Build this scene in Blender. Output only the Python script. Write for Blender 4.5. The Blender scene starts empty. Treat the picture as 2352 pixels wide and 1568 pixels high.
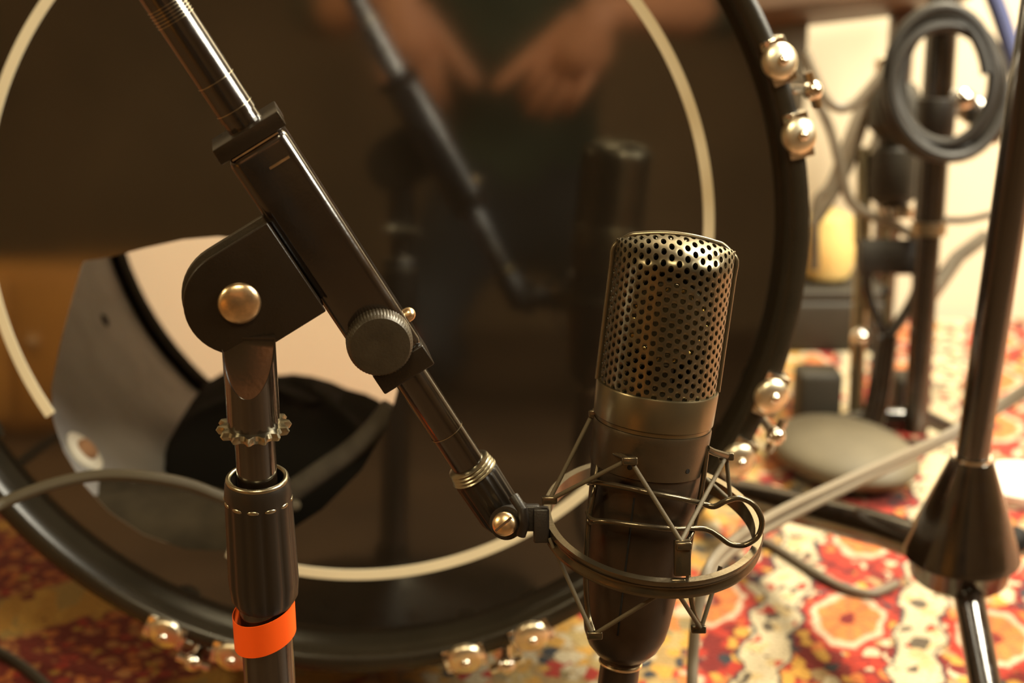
import bpy, bmesh, math, random
from mathutils import Vector, Matrix
from math import sin, cos, pi, sqrt, radians, tan, atan2
random.seed(7)
S = bpy.context.scene
COL = S.collection

# ------------------------------------------------------------------ camera
W, H = 2352, 1568
LENS, SENS = 35.0, 23.5
FPX = LENS / SENS * W
PITCH = radians(17)
CAM = Vector((0, 0, 0.53))
R_ = Vector((1, 0, 0)); U_ = Vector((0, sin(PITCH), cos(PITCH))); F_ = Vector((0, cos(PITCH), -sin(PITCH)))
cd = bpy.data.cameras.new('camera'); cam = bpy.data.objects.new('camera', cd); COL.objects.link(cam)
cd.lens = LENS; cd.sensor_width = SENS; cd.sensor_fit = 'HORIZONTAL'
cam.location = CAM; cam.rotation_euler = (pi / 2 - PITCH, 0, 0)
cd.clip_start = 0.01
cd.dof.use_dof = True; cd.dof.focus_distance = 0.655; cd.dof.aperture_fstop = 4.6
S.camera = cam

# ------------------------------------------------------------------ world, lamps, exposure
w = bpy.data.worlds.new('world'); S.world = w; w.use_nodes = True
w.node_tree.nodes['Background'].inputs[0].default_value = (1.0, 0.7, 0.4, 1)
w.node_tree.nodes['Background'].inputs[1].default_value = 0.05
S.view_settings.view_transform = 'Standard'; S.view_settings.look = 'None'
S.view_settings.gamma = 1; S.view_settings.use_curve_mapping = False
S.view_settings.exposure = 0.12

def area(name, loc, target, size, power, color, shape='DISK'):
    ld = bpy.data.lights.new(name, 'AREA'); ld.shape = shape; ld.size = size; ld.energy = power; ld.color = color
    o = bpy.data.objects.new(name, ld); COL.objects.link(o); o.location = loc
    o.rotation_euler = (Vector(target) - Vector(loc)).to_track_quat('-Z', 'Y').to_euler()
    return o
area('side_lamp', (1.25, 0.60, 1.2), (0.1, 0.75, 0.3), 0.8, 37, (1.0, 0.93, 0.74))
area('back_lamp', (0.75, 1.45, 1.5), (0.35, 1.65, 0.1), 0.4, 62, (1.0, 0.9, 0.68))
area('ceiling_lamp', (0.1, -0.7, 2.2), (0.1, 0.9, 0.2), 0.5, 25, (1.0, 0.83, 0.5))
area('cabinet_fill', (-.72, .3, .8), (-.72, -.25, .08), 0.12, 9, (1.0, 0.8, 0.45))  # unseen light added to brighten the cabinet mirrored in the drumhead

# ------------------------------------------------------------------ helpers
def at(px, py, d):
    return CAM + F_ * d + R_ * ((px - W / 2) / FPX * d) + U_ * ((H / 2 - py) / FPX * d)
def ray(px, py):
    return F_ + R_ * ((px - W / 2) / FPX) + U_ * ((H / 2 - py) / FPX)
def floor_at(px, py, z=0.0):
    r = ray(px, py); t = (z - CAM.z) / r.z
    return CAM + r * t
def on_plane(px, py, o, n):
    r = ray(px, py); t = (o - CAM).dot(n) / r.dot(n)
    return CAM + r * t
def depth(p): return (p - CAM).dot(F_)
def PX(px, d): return px * d / FPX          # pixel length -> metres at a depth
def frame(ax, ref=None):
    z = ax.normalized()
    r = ref if ref is not None else (Vector((0, 0, 1)) if abs(z.z) < 0.9 else Vector((0, 1, 0)))
    x = (r - z * r.dot(z)).normalized(); y = z.cross(x)
    return x, y, z

class MB:
    def __init__(s): s.bm = bmesh.new()
    def ring(s, c, x, y, r, n, ry=None, ph=0):
        ry = r if ry is None else ry
        return [s.bm.verts.new(c + x * (r * cos(ph + 2 * pi * i / n)) + y * (ry * sin(ph + 2 * pi * i / n))) for i in range(n)]
    def bridge(s, a, b):
        n = len(a)
        for i in range(n):
            j = (i + 1) % n
            try: s.bm.faces.new((a[i], a[j], b[j], b[i]))
            except ValueError: pass
    def tube(s, pts, r, n=12, closed=False, cap=True, ref=None):
        pts = [Vector(p) for p in pts]; N = len(pts)
        rr = r if isinstance(r, (list, tuple)) else [r] * N
        rings = []; x = None
        for i, p in enumerate(pts):
            if closed: t = pts[(i + 1) % N] - pts[i - 1]
            else: t = (pts[min(i + 1, N - 1)] - pts[max(i - 1, 0)])
            t.normalize()
            if x is None: x = frame(t, ref)[0]
            x = (x - t * x.dot(t)).normalized(); y = t.cross(x)
            rings.append(s.ring(p, x, y, rr[i], n))
        for i in range(N - 1): s.bridge(rings[i], rings[i + 1])
        if closed: s.bridge(rings[-1], rings[0])
        elif cap:
            s.bm.faces.new(rings[0][::-1]); s.bm.faces.new(rings[-1])
        return s
    def lathe(s, o, ax, prof, n=32, closed=False, ref=None, lobes=0, amp=0.0):
        x, y, z = frame(ax, ref); rings = []
        for k, (t, r) in enumerate(prof):
            c = o + z * t
            if lobes:
                vs = []
                for i in range(n):
                    a = 2 * pi * i / n; q = r * (1 + amp * max(-.35, cos(lobes * a)))
                    vs.append(s.bm.verts.new(c + x * (q * cos(a)) + y * (q * sin(a))))
                rings.append(vs)
            else: rings.append(s.ring(c, x, y, max(r, 1e-5), n))
        for i in range(len(rings) - 1): s.bridge(rings[i], rings[i + 1])
        if closed: s.bridge(rings[-1], rings[0])
        else:
            if prof[0][1] > 1e-4: s.bm.faces.new(rings[0][::-1])
            if prof[-1][1] > 1e-4: s.bm.faces.new(rings[-1])
        return s
    def box(s, c, x, y, z, hx, hy, hz):
        v = [s.bm.verts.new(c + x * (hx * a) + y * (hy * b) + z * (hz * g)) for a in (-1, 1) for b in (-1, 1) for g in (-1, 1)]
        for f in ((0, 1, 3, 2), (4, 6, 7, 5), (0, 4, 5, 1), (2, 3, 7, 6), (0, 2, 6, 4), (1, 5, 7, 3)):
            s.bm.faces.new([v[i] for i in f])
        return s
    def prism(s, poly, d):       # poly: world points, d: extrude vector
        a = [s.bm.verts.new(p) for p in poly]; b = [s.bm.verts.new(p + d) for p in poly]
        s.bm.faces.new(a); s.bm.faces.new(b[::-1]); s.bridge(a, b)
        return s
    def ball(s, c, rx, ry=None, rz=None, n=20, axes=None):
        ry = rx if ry is None else ry; rz = rx if rz is None else rz
        X, Y, Z = axes or (Vector((1, 0, 0)), Vector((0, 1, 0)), Vector((0, 0, 1)))
        rings = []; m = n // 2
        for k in range(1, m):
            a = pi * k / m
            rings.append(s.ring(c - Z * (rz * cos(a)), X, Y, rx * sin(a), n, ry * sin(a)))
        for i in range(len(rings) - 1): s.bridge(rings[i], rings[i + 1])
        b = s.bm.verts.new(c - Z * rz); t = s.bm.verts.new(c + Z * rz)
        for i in range(n):
            j = (i + 1) % n
            s.bm.faces.new((b, rings[0][j], rings[0][i])); s.bm.faces.new((t, rings[-1][i], rings[-1][j]))
        return s
    def dome(s, c, ax, r, h, base=0.0, n=24, ref=None):
        prof = [(-base, r), (0, r)] + [(h * sin(a), r * cos(a)) for a in [pi / 2 * k / 7 for k in range(1, 8)]]
        return s.lathe(c, ax, prof, n, ref=ref)
    def torus(s, c, ax, R, r, n=64, m=12, ref=None, a0=0, a1=None):
        x, y, z = frame(ax, ref)
        if a1 is None:
            return s.tube([c + x * (R * cos(2 * pi * i / n)) + y * (R * sin(2 * pi * i / n)) for i in range(n)], r, m, closed=True, ref=ax)
        return s.tube([c + x * (R * cos(a0 + (a1 - a0) * i / n)) + y * (R * sin(a0 + (a1 - a0) * i / n)) for i in range(n + 1)], r, m, ref=ax)
    def build(s, name, mat, parent=None, bevel=0.0, seg=2, angle=35, smooth=True):
        bm = s.bm
        if bevel > 0:
            bmesh.ops.recalc_face_normals(bm, faces=bm.faces[:]); bm.normal_update()
            es = [e for e in bm.edges if len(e.link_faces) == 2 and e.calc_face_angle(0) > radians(40)]
            try: bmesh.ops.bevel(bm, geom=es, offset=bevel, segments=seg, affect='EDGES', profile=0.5)
            except Exception: pass
        bmesh.ops.recalc_face_normals(bm, faces=bm.faces[:])
        off = org(parent)
        for v in bm.verts: v.co -= off
        me = bpy.data.meshes.new(name); bm.to_mesh(me); bm.free()
        if smooth:
            me.polygons.foreach_set('use_smooth', [True] * len(me.polygons))
            me.set_sharp_from_angle(angle=radians(angle))
        me.materials.append(mat)
        o = bpy.data.objects.new(name, me); COL.objects.link(o)
        if parent is not None: o.parent = parent
        return o
def org(o):
    v = Vector((0, 0, 0))
    while o is not None: v += Vector(o.location); o = o.parent
    return v
def tag(o, label, cat, group=None):
    o['label'] = label; o['category'] = cat
    if group: o['group'] = group
    return o
def thing(name, label, cat, loc, group=None):
    o = bpy.data.objects.new(name, None); COL.objects.link(o); o.location = loc; o.empty_display_size = .02
    return tag(o, label, cat, group)
def rebase(o, loc):          # put the origin of a single-mesh thing at its base
    loc = Vector(loc)
    for v in o.data.vertices: v.co -= loc
    o.location = loc
    return o
def struct(o): o['kind'] = 'structure'; return o
def spline(pts, n=8, closed=False):
    pts = [Vector(p) for p in pts]; N = len(pts); out = []
    for i in range(N if closed else N - 1):
        p0 = pts[(i - 1) % N] if closed or i > 0 else pts[0] * 2 - pts[1]
        p1 = pts[i]; p2 = pts[(i + 1) % N]
        p3 = pts[(i + 2) % N] if closed or i + 2 < N else pts[-1] * 2 - pts[-2]
        for k in range(n):
            t = k / n
            out.append(0.5 * ((2 * p1) + (p2 - p0) * t + (2 * p0 - 5 * p1 + 4 * p2 - p3) * t * t + (3 * p1 - p0 - 3 * p2 + p3) * t ** 3))
    if not closed: out.append(pts[-1])
    return out

# ------------------------------------------------------------------ materials
def mat(name, col, rough=0.5, metal=0.0, spec=0.5, ior=1.5, noise=0.0, nscale=40, bump=0.0, bscale=200, coat=0.0, trans=0.0, col2=None, rvar=0.0):
    m = bpy.data.materials.new(name); m.use_nodes = True; nt = m.node_tree; b = nt.nodes['Principled BSDF']
    b.inputs['Base Color'].default_value = (*col, 1); b.inputs['Roughness'].default_value = rough
    b.inputs['Metallic'].default_value = metal; b.inputs['Specular IOR Level'].default_value = spec
    b.inputs['IOR'].default_value = ior; b.inputs['Coat Weight'].default_value = coat
    tc = nt.nodes.new('ShaderNodeTexCoord')
    if noise > 0 or col2 or rvar:
        n = nt.nodes.new('ShaderNodeTexNoise'); n.inputs['Scale'].default_value = nscale; n.inputs['Detail'].default_value = 5
        nt.links.new(tc.outputs['Object'], n.inputs['Vector'])
        if noise > 0 or col2:
            r = nt.nodes.new('ShaderNodeValToRGB')
            c2 = col2 or tuple(c * (1 - noise) for c in col)
            r.color_ramp.elements[0].color = (*c2, 1); r.color_ramp.elements[1].color = (*col, 1)
            r.color_ramp.elements[0].position = .35; r.color_ramp.elements[1].position = .65
            nt.links.new(n.outputs['Fac'], r.inputs['Fac']); nt.links.new(r.outputs['Color'], b.inputs['Base Color'])
        if rvar:
            mr = nt.nodes.new('ShaderNodeMapRange'); mr.inputs[1].default_value = .3; mr.inputs[2].default_value = .7
            mr.inputs[3].default_value = rough - rvar; mr.inputs[4].default_value = rough + rvar
            nt.links.new(n.outputs['Fac'], mr.inputs[0]); nt.links.new(mr.outputs[0], b.inputs['Roughness'])
    if bump > 0:
        n2 = nt.nodes.new('ShaderNodeTexNoise'); n2.inputs['Scale'].default_value = bscale; n2.inputs['Detail'].default_value = 3
        nt.links.new(tc.outputs['Object'], n2.inputs['Vector'])
        bp = nt.nodes.new('ShaderNodeBump'); bp.inputs['Strength'].default_value = bump; bp.inputs['Distance'].default_value = .0006
        nt.links.new(n2.outputs['Fac'], bp.inputs['Height']); nt.links.new(bp.outputs['Normal'], b.inputs['Normal'])
    if trans > 0:
        t = nt.nodes.new('ShaderNodeBsdfTranslucent'); t.inputs[0].default_value = (*col, 1)
        mx = nt.nodes.new('ShaderNodeMixShader'); mx.inputs[0].default_value = trans
        out = nt.nodes['Material Output']
        nt.links.new(b.outputs[0], mx.inputs[1]); nt.links.new(t.outputs[0], mx.inputs[2]); nt.links.new(mx.outputs[0], out.inputs[0])
    return m

M = {}
M['black_metal'] = mat('black_painted_metal', (.013, .008, .004), .3, 0, .5, 1.45, bump=.12, bscale=900, rvar=.06, nscale=60)
M['tube_metal'] = mat('black_glossy_tube', (.010, .006, .0035), .17, 0, .9, 1.62, bump=.05, bscale=500, rvar=.05, nscale=90)
M['black_plastic'] = mat('black_plastic', (.014, .010, .007), .42, 0, .5, bump=.15, bscale=1200)
M['grip_rubber'] = mat('ribbed_grip_plastic', (.013, .009, .0055), .38, 0, .5)
M['knob'] = mat('olive_grey_knob', (.045, .034, .02), .4, .2, .5, bump=.2, bscale=900, noise=.25, nscale=120)
M['steel'] = mat('worn_plated_steel', (.38, .34, .24), .28, 1, .5, bump=.1, bscale=500)
M['copper'] = mat('brass_rivet', (.92, .68, .4), .3, 1, .5, bump=.35, bscale=160, noise=.35, nscale=150)
M['nickel'] = mat('brushed_nickel', (.85, .77, .58), .33, 1, bump=.1, bscale=300)
M['cable_mid'] = mat('olive_cable_rubber', (.07, .056, .034), .5, 0, .4)
M['chrome'] = mat('chrome', (.85, .8, .72), .1, 1)
M['tape'] = mat('orange_tape', (1.0, .115, .008), .5, 0, .3, bump=.1, bscale=300)
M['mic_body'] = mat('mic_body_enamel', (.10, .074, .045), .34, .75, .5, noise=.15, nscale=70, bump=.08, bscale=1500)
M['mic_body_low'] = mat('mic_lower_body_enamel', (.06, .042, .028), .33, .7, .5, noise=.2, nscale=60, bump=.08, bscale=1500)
M['mic_band'] = mat('mic_satin_band', (.2, .165, .10), .3, .9, .5, noise=.1, nscale=60)
M['mesh'] = mat('grille_mesh_metal', (.2, .17, .11), .3, .9, .5, noise=.2, nscale=90)
M['mesh_in'] = mat('inner_screen', (.03, .022, .012), .7, .3, .4, bump=.5, bscale=2500)
M['gold'] = mat('capsule_gold', (.95, .62, .2), .25, 1)
M['mount'] = mat('shock_mount_metal', (.12, .095, .06), .22, .85, .5, bump=.08, bscale=800)
M['cord'] = mat('elastic_cord', (.10, .078, .045), .6, 0, .4, bump=.5, bscale=3000)
M['head'] = mat('black_glossy_drumhead', (.012, .009, .006), .07, 0, .9, 1.85, rvar=.02, nscale=8)
M['hoop'] = mat('black_lacquered_hoop', (.022, .017, .010), .27, 0, .5, 1.5, noise=.25, nscale=30)
M['ring'] = mat('cream_ring_stripe', (.92, .83, .6), .45, 0, .4, noise=.06, nscale=20)
M['shell_in'] = mat('grey_shell_lining', (.3, .29, .29), .7, 0, .3, noise=.18, nscale=25, bump=.2, bscale=120)
M['shell_out'] = mat('black_shell_wrap', (.02, .016, .012), .15, 0, .6)
M['batter'] = mat('white_batter_head', (.97, .95, .92), .6, 0, .3, trans=.85)
M['felt'] = mat('black_felt', (.012, .01, .008), .95, 0, .2, bump=.6, bscale=700)
M['lit_edge'] = mat('lit_edge_grey', (.07, .06, .045), .9, 0, .2, noise=.3, nscale=60, bump=.5, bscale=300)
M['blanket'] = mat('shade_blanket_brown', (.05, .038, .022), .95, 0, .2, noise=.3, nscale=40, bump=.6, bscale=300)
M['cable'] = mat('grey_cable_rubber', (.16, .13, .09), .5, 0, .4)
M['cable_dark'] = mat('dark_cable_rubber', (.014, .011, .008), .45, 0, .4)
M['cable_blue'] = mat('blue_cable_rubber', (.05, .06, .15), .5, 0, .4)
M['wall'] = mat('cream_painted_wall', (.74, .66, .5), .8, 0, .3, noise=.04, nscale=3, bump=.2, bscale=60)
M['wall_brown'] = mat('brown_panelled_wall', (.30, .19, .09), .6, 0, .3, noise=.3, nscale=4, bump=.2, bscale=30)
M['wood'] = mat('orange_brown_wood', (.5, .21, .04), .45, 0, .4, noise=.35, nscale=9)
M['wood_dark'] = mat('dark_brown_wood', (.09, .045, .02), .5, 0, .4, noise=.3, nscale=12)
M['wood_white'] = mat('washer_wood', (.35, .18, .09), .6)
M['pad'] = mat('grey_rubber_pad', (.11, .09, .055), .6, 0, .4, noise=.2, nscale=20)
M['yellow'] = mat('bright_yellow', (.95, .72, .28), .4, 0, .5)
M['case'] = mat('dark_case_covering', (.04, .033, .022), .6, 0, .4, noise=.3, nscale=15)
M['paper'] = mat('pale_paper', (.8, .76, .66), .8)
M['skin'] = mat('skin', (.62, .27, .13), .5, 0, .4, noise=.1, nscale=30)
M['shirt'] = mat('dark_green_shirt', (.05, .065, .04), .9, 0, .2, noise=.3, nscale=20)
M['trousers'] = mat('dark_trousers', (.03, .03, .03), .9, 0, .2)
M['hair'] = mat('brown_hair', (.05, .025, .012), .7, 0, .3, bump=.6, bscale=400)

# carpet: a woven Persian pattern made of node maths
class NX:
    def __init__(s, nt): s.nt = nt
    def m(s, op, a, b=None, c=None):
        n = s.nt.nodes.new('ShaderNodeMath'); n.operation = op
        for i, v in enumerate((a, b, c)):
            if v is None: continue
            if isinstance(v, (int, float)): n.inputs[i].default_value = v
            else: s.nt.links.new(v, n.inputs[i])
        return n.outputs[0]
    def mix(s, f, a, b):
        n = s.nt.nodes.new('ShaderNodeMix'); n.data_type = 'RGBA'
        for i, v in ((0, f), (6, a), (7, b)):
            if isinstance(v, tuple): n.inputs[i].default_value = (*v, 1)
            elif isinstance(v, (int, float)): n.inputs[i].default_value = v
            else: s.nt.links.new(v, n.inputs[i])
        return n.outputs[2]
    def step(s, v, e, wd=.1):      # smooth v > e
        n = s.nt.nodes.new('ShaderNodeMapRange'); n.interpolation_type = 'SMOOTHSTEP'
        s.nt.links.new(v, n.inputs[0]); n.inputs[1].default_value = e - wd; n.inputs[2].default_value = e + wd
        return n.outputs[0]
    def ramp(s, v, stops, const=True):
        r = s.nt.nodes.new('ShaderNodeValToRGB'); r.color_ramp.interpolation = 'CONSTANT' if const else 'LINEAR'
        els = r.color_ramp.elements
        while len(els) < len(stops): els.new(.5)
        for e, (p, c) in zip(els, stops): e.position = p; e.color = (*c, 1)
        s.nt.links.new(v, r.inputs[0]); return r.outputs[0]
RED = (.44, .035, .018); DRED = (.2, .015, .012); ORG = (.66, .2, .05); CRM = (.62, .51, .33); GLD = (.62, .33, .06); NVY = (.035, .038, .045); TAN = (.4, .26, .12)
def carpet_mat():
    m = bpy.data.materials.new('persian_carpet'); m.use_nodes = True; nt = m.node_tree; b = nt.nodes['Principled BSDF']; N = NX(nt)
    tc = nt.nodes.new('ShaderNodeTexCoord')
    def warp(scale, amt):
        n = nt.nodes.new('ShaderNodeTexNoise'); n.inputs['Scale'].default_value = scale; n.inputs['Detail'].default_value = 2
        nt.links.new(tc.outputs['Object'], n.inputs['Vector'])
        sub = nt.nodes.new('ShaderNodeVectorMath'); sub.operation = 'SUBTRACT'; sub.inputs[1].default_value = (.5, .5, .5)
        nt.links.new(n.outputs['Color'], sub.inputs[0])
        sc = nt.nodes.new('ShaderNodeVectorMath'); sc.operation = 'SCALE'; sc.inputs[3].default_value = amt
        nt.links.new(sub.outputs[0], sc.inputs[0])
        ad = nt.nodes.new('ShaderNodeVectorMath'); ad.operation = 'ADD'
        nt.links.new(tc.outputs['Object'], ad.inputs[0]); nt.links.new(sc.outputs[0], ad.inputs[1])
        return ad.outputs[0]
    v1 = warp(60, .014)
    rot = nt.nodes.new('ShaderNodeVectorRotate'); rot.rotation_type = 'Z_AXIS'; rot.inputs['Angle'].default_value = radians(17)
    nt.links.new(v1, rot.inputs[0])
    sx = nt.nodes.new('ShaderNodeSeparateXYZ'); nt.links.new(rot.outputs[0], sx.inputs[0]); X, Y = sx.outputs[0], sx.outputs[1]
    def vor(scale, vec, feat='F1', stretch=None):
        if stretch:
            mp = nt.nodes.new('ShaderNodeMapping'); mp.inputs['Scale'].default_value = stretch; nt.links.new(vec, mp.inputs[0]); vec = mp.outputs[0]
        v = nt.nodes.new('ShaderNodeTexVoronoi'); v.inputs['Scale'].default_value = scale; v.feature = feat; nt.links.new(vec, v.inputs['Vector'])
        return v
    va = vor(98, v1, stretch=(1, .7, 1)); sep = nt.nodes.new('ShaderNodeSeparateColor'); nt.links.new(va.outputs['Color'], sep.inputs[0])
    # field of small flowers and buds on red
    field = N.ramp(sep.outputs[0], [(0, RED), (.3, CRM), (.44, ORG), (.58, DRED), (.66, GLD), (.8, TAN), (.88, NVY), (.94, CRM)])
    edge = N.step(va.outputs['Distance'], .62, .08)
    field = N.mix(edge, field, DRED)
    # beaded field (left): red with peach beads
    vb = vor(95, v1); sepb = nt.nodes.new('ShaderNodeSeparateColor'); nt.links.new(vb.outputs['Color'], sepb.inputs[0])
    bead = N.ramp(sepb.outputs[1], [(0, ORG), (.35, (.62, .26, .09)), (.7, RED), (.88, GLD)])
    beads = N.mix(N.step(vb.outputs['Distance'], .45, .1), bead, (.22, .02, .012))
    # gold diagonal guard stripes through the left field
    dg = N.m('ADD', N.m('MULTIPLY', X, .78), N.m('MULTIPLY', Y, -.62))
    dm = N.m('ABSOLUTE', N.m('SUBTRACT', N.m('FRACT', N.m('MULTIPLY', dg, 5.2)), .5))
    vg = vor(66, v1, stretch=(1.1, .5, 1)); sg = nt.nodes.new('ShaderNodeSeparateColor'); nt.links.new(vg.outputs['Color'], sg.inputs[0])
    gcol = N.ramp(sg.outputs[0], [(0, GLD), (.45, (.5, .33, .1)), (.62, (.7, .4, .08)), (.85, DRED)])
    left = N.mix(N.step(N.m('MULTIPLY', dm, -1), -.17, .02), beads, gcol)
    # right: bands running away from the viewer
    P = .104; q_ = Vector((.251, 1.027, 0)); q_ = Matrix.Rotation(radians(17), 3, 'Z') @ q_; CX = P * .5 - q_.x + P * 4; CY = .0775 - q_.y + .155 * 20
    xb = N.m('FRACT', N.m('DIVIDE', N.m('ADD', X, CX), P)); dxm = N.m('ABSOLUTE', N.m('SUBTRACT', xb, .5))     # .5 in the middle of each red lane
    wob = N.m('MULTIPLY', N.m('SINE', N.m('MULTIPLY', Y, 110)), .035)
    dx2 = N.m('ADD', dxm, wob)
    ve = vor(95, v1); se = nt.nodes.new('ShaderNodeSeparateColor'); nt.links.new(ve.outputs['Color'], se.inputs[0])
    band = N.ramp(se.outputs[2], [(0, CRM), (.5, (.62, .45, .22)), (.66, CRM), (.8, RED), (.88, (.12, .09, .06))])
    right = field
    right = N.mix(N.step(dx2, .33, .012), right, NVY)
    right = N.mix(N.step(dx2, .355, .012), right, CRM)
    right = N.mix(N.step(dx2, .385, .012), right, band)
    # medallions down the lane centre
    yc = N.m('SUBTRACT', N.m('FRACT', N.m('DIVIDE', N.m('ADD', Y, CY), .155)), .5)
    mx = N.m('MULTIPLY', N.m('SUBTRACT', xb, .5), P); my = N.m('MULTIPLY', yc, .155 * .6)
    ax_ = N.m('ABSOLUTE', mx); ay_ = N.m('ABSOLUTE', my)
    oct_ = N.m('MAXIMUM', N.m('MAXIMUM', ax_, ay_), N.m('MULTIPLY', N.m('ADD', ax_, ay_), .74))
    inv = N.m('MULTIPLY', oct_, -1)
    right = N.mix(N.step(inv, -.031, .0012), right, RED)
    right = N.mix(N.step(inv, -.0265, .0012), right, (.62, .45, .3))
    petal = N.m('SINE', N.m('MULTIPLY', N.m('ARCTAN2', my, mx), 8))
    inner = N.mix(N.step(petal, .1, .3), ORG, (.5, .16, .05))
    right = N.mix(N.step(inv, -.0215, .0012), right, inner)
    right = N.mix(N.step(inv, -.006, .0012), right, DRED)
    side = N.step(X, -.36, .04)
    ochre = N.mix(N.step(va.outputs['Distance'], .62, .08), N.ramp(sep.outputs[1], [(0, GLD), (.3, CRM), (.5, (.5, .36, .14)), (.66, ORG), (.76, RED), (.86, (.3, .22, .1)), (.94, NVY)]), (.4, .26, .1))
    right = N.mix(N.step(X, -.165, .004), ochre, right)
    col = N.mix(side, left, right)
    # pile: fine colour grain
    g = nt.nodes.new('ShaderNodeTexNoise'); g.inputs['Scale'].default_value = 380; g.inputs['Detail'].default_value = 2
    nt.links.new(tc.outputs['Object'], g.inputs['Vector'])
    hs = nt.nodes.new('ShaderNodeHueSaturation'); nt.links.new(col, hs.inputs['Color'])
    vr = nt.nodes.new('ShaderNodeMapRange'); vr.inputs[1].default_value = .3; vr.inputs[2].default_value = .7; vr.inputs[3].default_value = .5; vr.inputs[4].default_value = .95
    nt.links.new(g.outputs['Fac'], vr.inputs[0]); nt.links.new(vr.outputs[0], hs.inputs['Value'])
    nt.links.new(hs.outputs[0], b.inputs['Base Color'])
    b.inputs['Roughness'].default_value = .95; b.inputs['Specular IOR Level'].default_value = .15; b.inputs['Sheen Weight'].default_value = .15
    bp = nt.nodes.new('ShaderNodeBump'); bp.inputs['Strength'].default_value = .8; bp.inputs['Distance'].default_value = .002
    nt.links.new(g.outputs['Fac'], bp.inputs['Height']); nt.links.new(bp.outputs['Normal'], b.inputs['Normal'])
    return m
M['carpet'] = carpet_mat()
M['floor'] = mat('dark_floorboards', (.11, .06, .028), .5, 0, .4, noise=.4, nscale=6)

# ------------------------------------------------------------------ the room
X0, Y0, Z0 = Vector((1, 0, 0)), Vector((0, 1, 0)), Vector((0, 0, 1))
def slab(name, c, h, m):
    return struct(MB().box(Vector(c), X0, Y0, Z0, *h).build(name, m, smooth=False))
slab('floor', (0, 0, -.04), (2.0, 2.0, .03), M['floor'])
slab('wall_back', (0, 1.86 + .05, 1.2), (2.1, .05, 1.25), M['wall'])
slab('wall_left', (-2.0 - .05, 0, 1.2), (.05, 2.0, 1.25), M['wall_brown'])
slab('wall_right', (2.0 + .05, 0, 1.2), (.05, 2.0, 1.25), M['wall_brown'])
slab('wall_front', (0, -1.9 - .05, 1.2), (2.1, .05, 1.25), M['wall_brown'])
slab('ceiling', (0, 0, 2.5), (2.1, 2.05, .05), M['wall_brown'])
c = MB().box(Vector((0, 1.265, -.005)), X0, Y0, Z0, 1.9, .565, .005).build('carpet', M['carpet'], smooth=False)
tag(c, 'red, orange and cream patterned Persian carpet covering the floor', 'carpet')

# ------------------------------------------------------------------ bass drum
a_, b_ = .024, .2
def camvec(x, y, z): return R_ * x + U_ * y + F_ * z
DC = CAM + camvec(-.104, .0695, .948)
DA = camvec(sin(a_) * cos(b_), sin(b_), cos(a_) * cos(b_)).normalized()      # axis, pointing away from the viewer
E1 = (X0 - DA * X0.dot(DA)).normalized(); E2 = E1.cross(DA)
if E2.z < 0: E2 = -E2
def DP(x, y, z): return DC + E1 * x + E2 * y + DA * z
def polar(r, deg, z): return DP(r * cos(radians(deg)), -r * sin(radians(deg)), z)     # deg clockwise from the right
LEN = .362
drum = thing('bass_drum', 'black bass drum with a cream ring and a cut port hole in its glossy head', 'drum', DP(0, -.28, LEN))
HR = .268
# port hole outline traced on the head plane
hole_px = [(190, 600), (165, 690), (138, 790), (118, 890), (120, 960), (145, 1035), (190, 1110), (250, 1175), (330, 1228), (430, 1262), (530, 1265), (640, 1235), (740, 1170),
           (830, 1080), (890, 980), (914, 890), (905, 790), (865, 700), (795, 625), (700, 578), (600, 552), (500, 543), (420, 550), (330, 570), (255, 590)]
hp = []
for q in hole_px:
    v = on_plane(q[0], q[1], DC, DA) - DC; hp.append((v.dot(E1), v.dot(E2)))
hc = (sum(p[0] for p in hp) / len(hp), sum(p[1] for p in hp) / len(hp))
def hole_r(a):
    d = (cos(a), sin(a)); best = None
    for i in range(len(hp)):
        p, q = hp[i], hp[(i + 1) % len(hp)]
        ex, ey = q[0] - p[0], q[1] - p[1]; wx, wy = p[0] - hc[0], p[1] - hc[1]
        den = d[0] * ey - d[1] * ex
        if abs(den) < 1e-12: continue
        t = (wx * ey - wy * ex) / den; s_ = (wx * d[1] - wy * d[0]) / den
        if t > 0 and -1e-6 <= s_ <= 1 + 1e-6: best = t if best is None else min(best, t)
    return best
def circ_r(a, R):
    dx, dy = cos(a), sin(a); b = hc[0] * dx + hc[1] * dy
    return -b + sqrt(b * b - (hc[0] ** 2 + hc[1] ** 2 - R * R))
mb = MB(); NA = 180; rows = []
for zz in (0, .0006):
    for k in range(7):
        f = k / 6
        rows.append([mb.bm.verts.new(DP(hc[0] + cos(2 * pi * i / NA) * (hole_r(2 * pi * i / NA) * (1 - f) + circ_r(2 * pi * i / NA, HR) * f),
                                        hc[1] + sin(2 * pi * i / NA) * (hole_r(2 * pi * i / NA) * (1 - f) + circ_r(2 * pi * i / NA, HR) * f), zz)) for i in range(NA)])
for k in range(6): mb.bridge(rows[k], rows[k + 1]); mb.bridge(rows[8 + k], rows[7 + k])
mb.bridge(rows[7], rows[0])
head = mb.build('front_drumhead', M['head'], drum)
def in_hole(x, y):
    a = atan2(y - hc[1], x - hc[0]); return math.hypot(x - hc[0], y - hc[1]) < hole_r(a)
RR = .2257; run = [k for k in range(720) if not in_hole(RR * cos(pi * k / 360), RR * sin(pi * k / 360))]
start = next(k for k in run if (k - 1) % 720 not in run); seq = []
k = start
while k % 720 in run and len(seq) < 721: seq.append(k); k += 1
mb = MB(); prev = None
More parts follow.
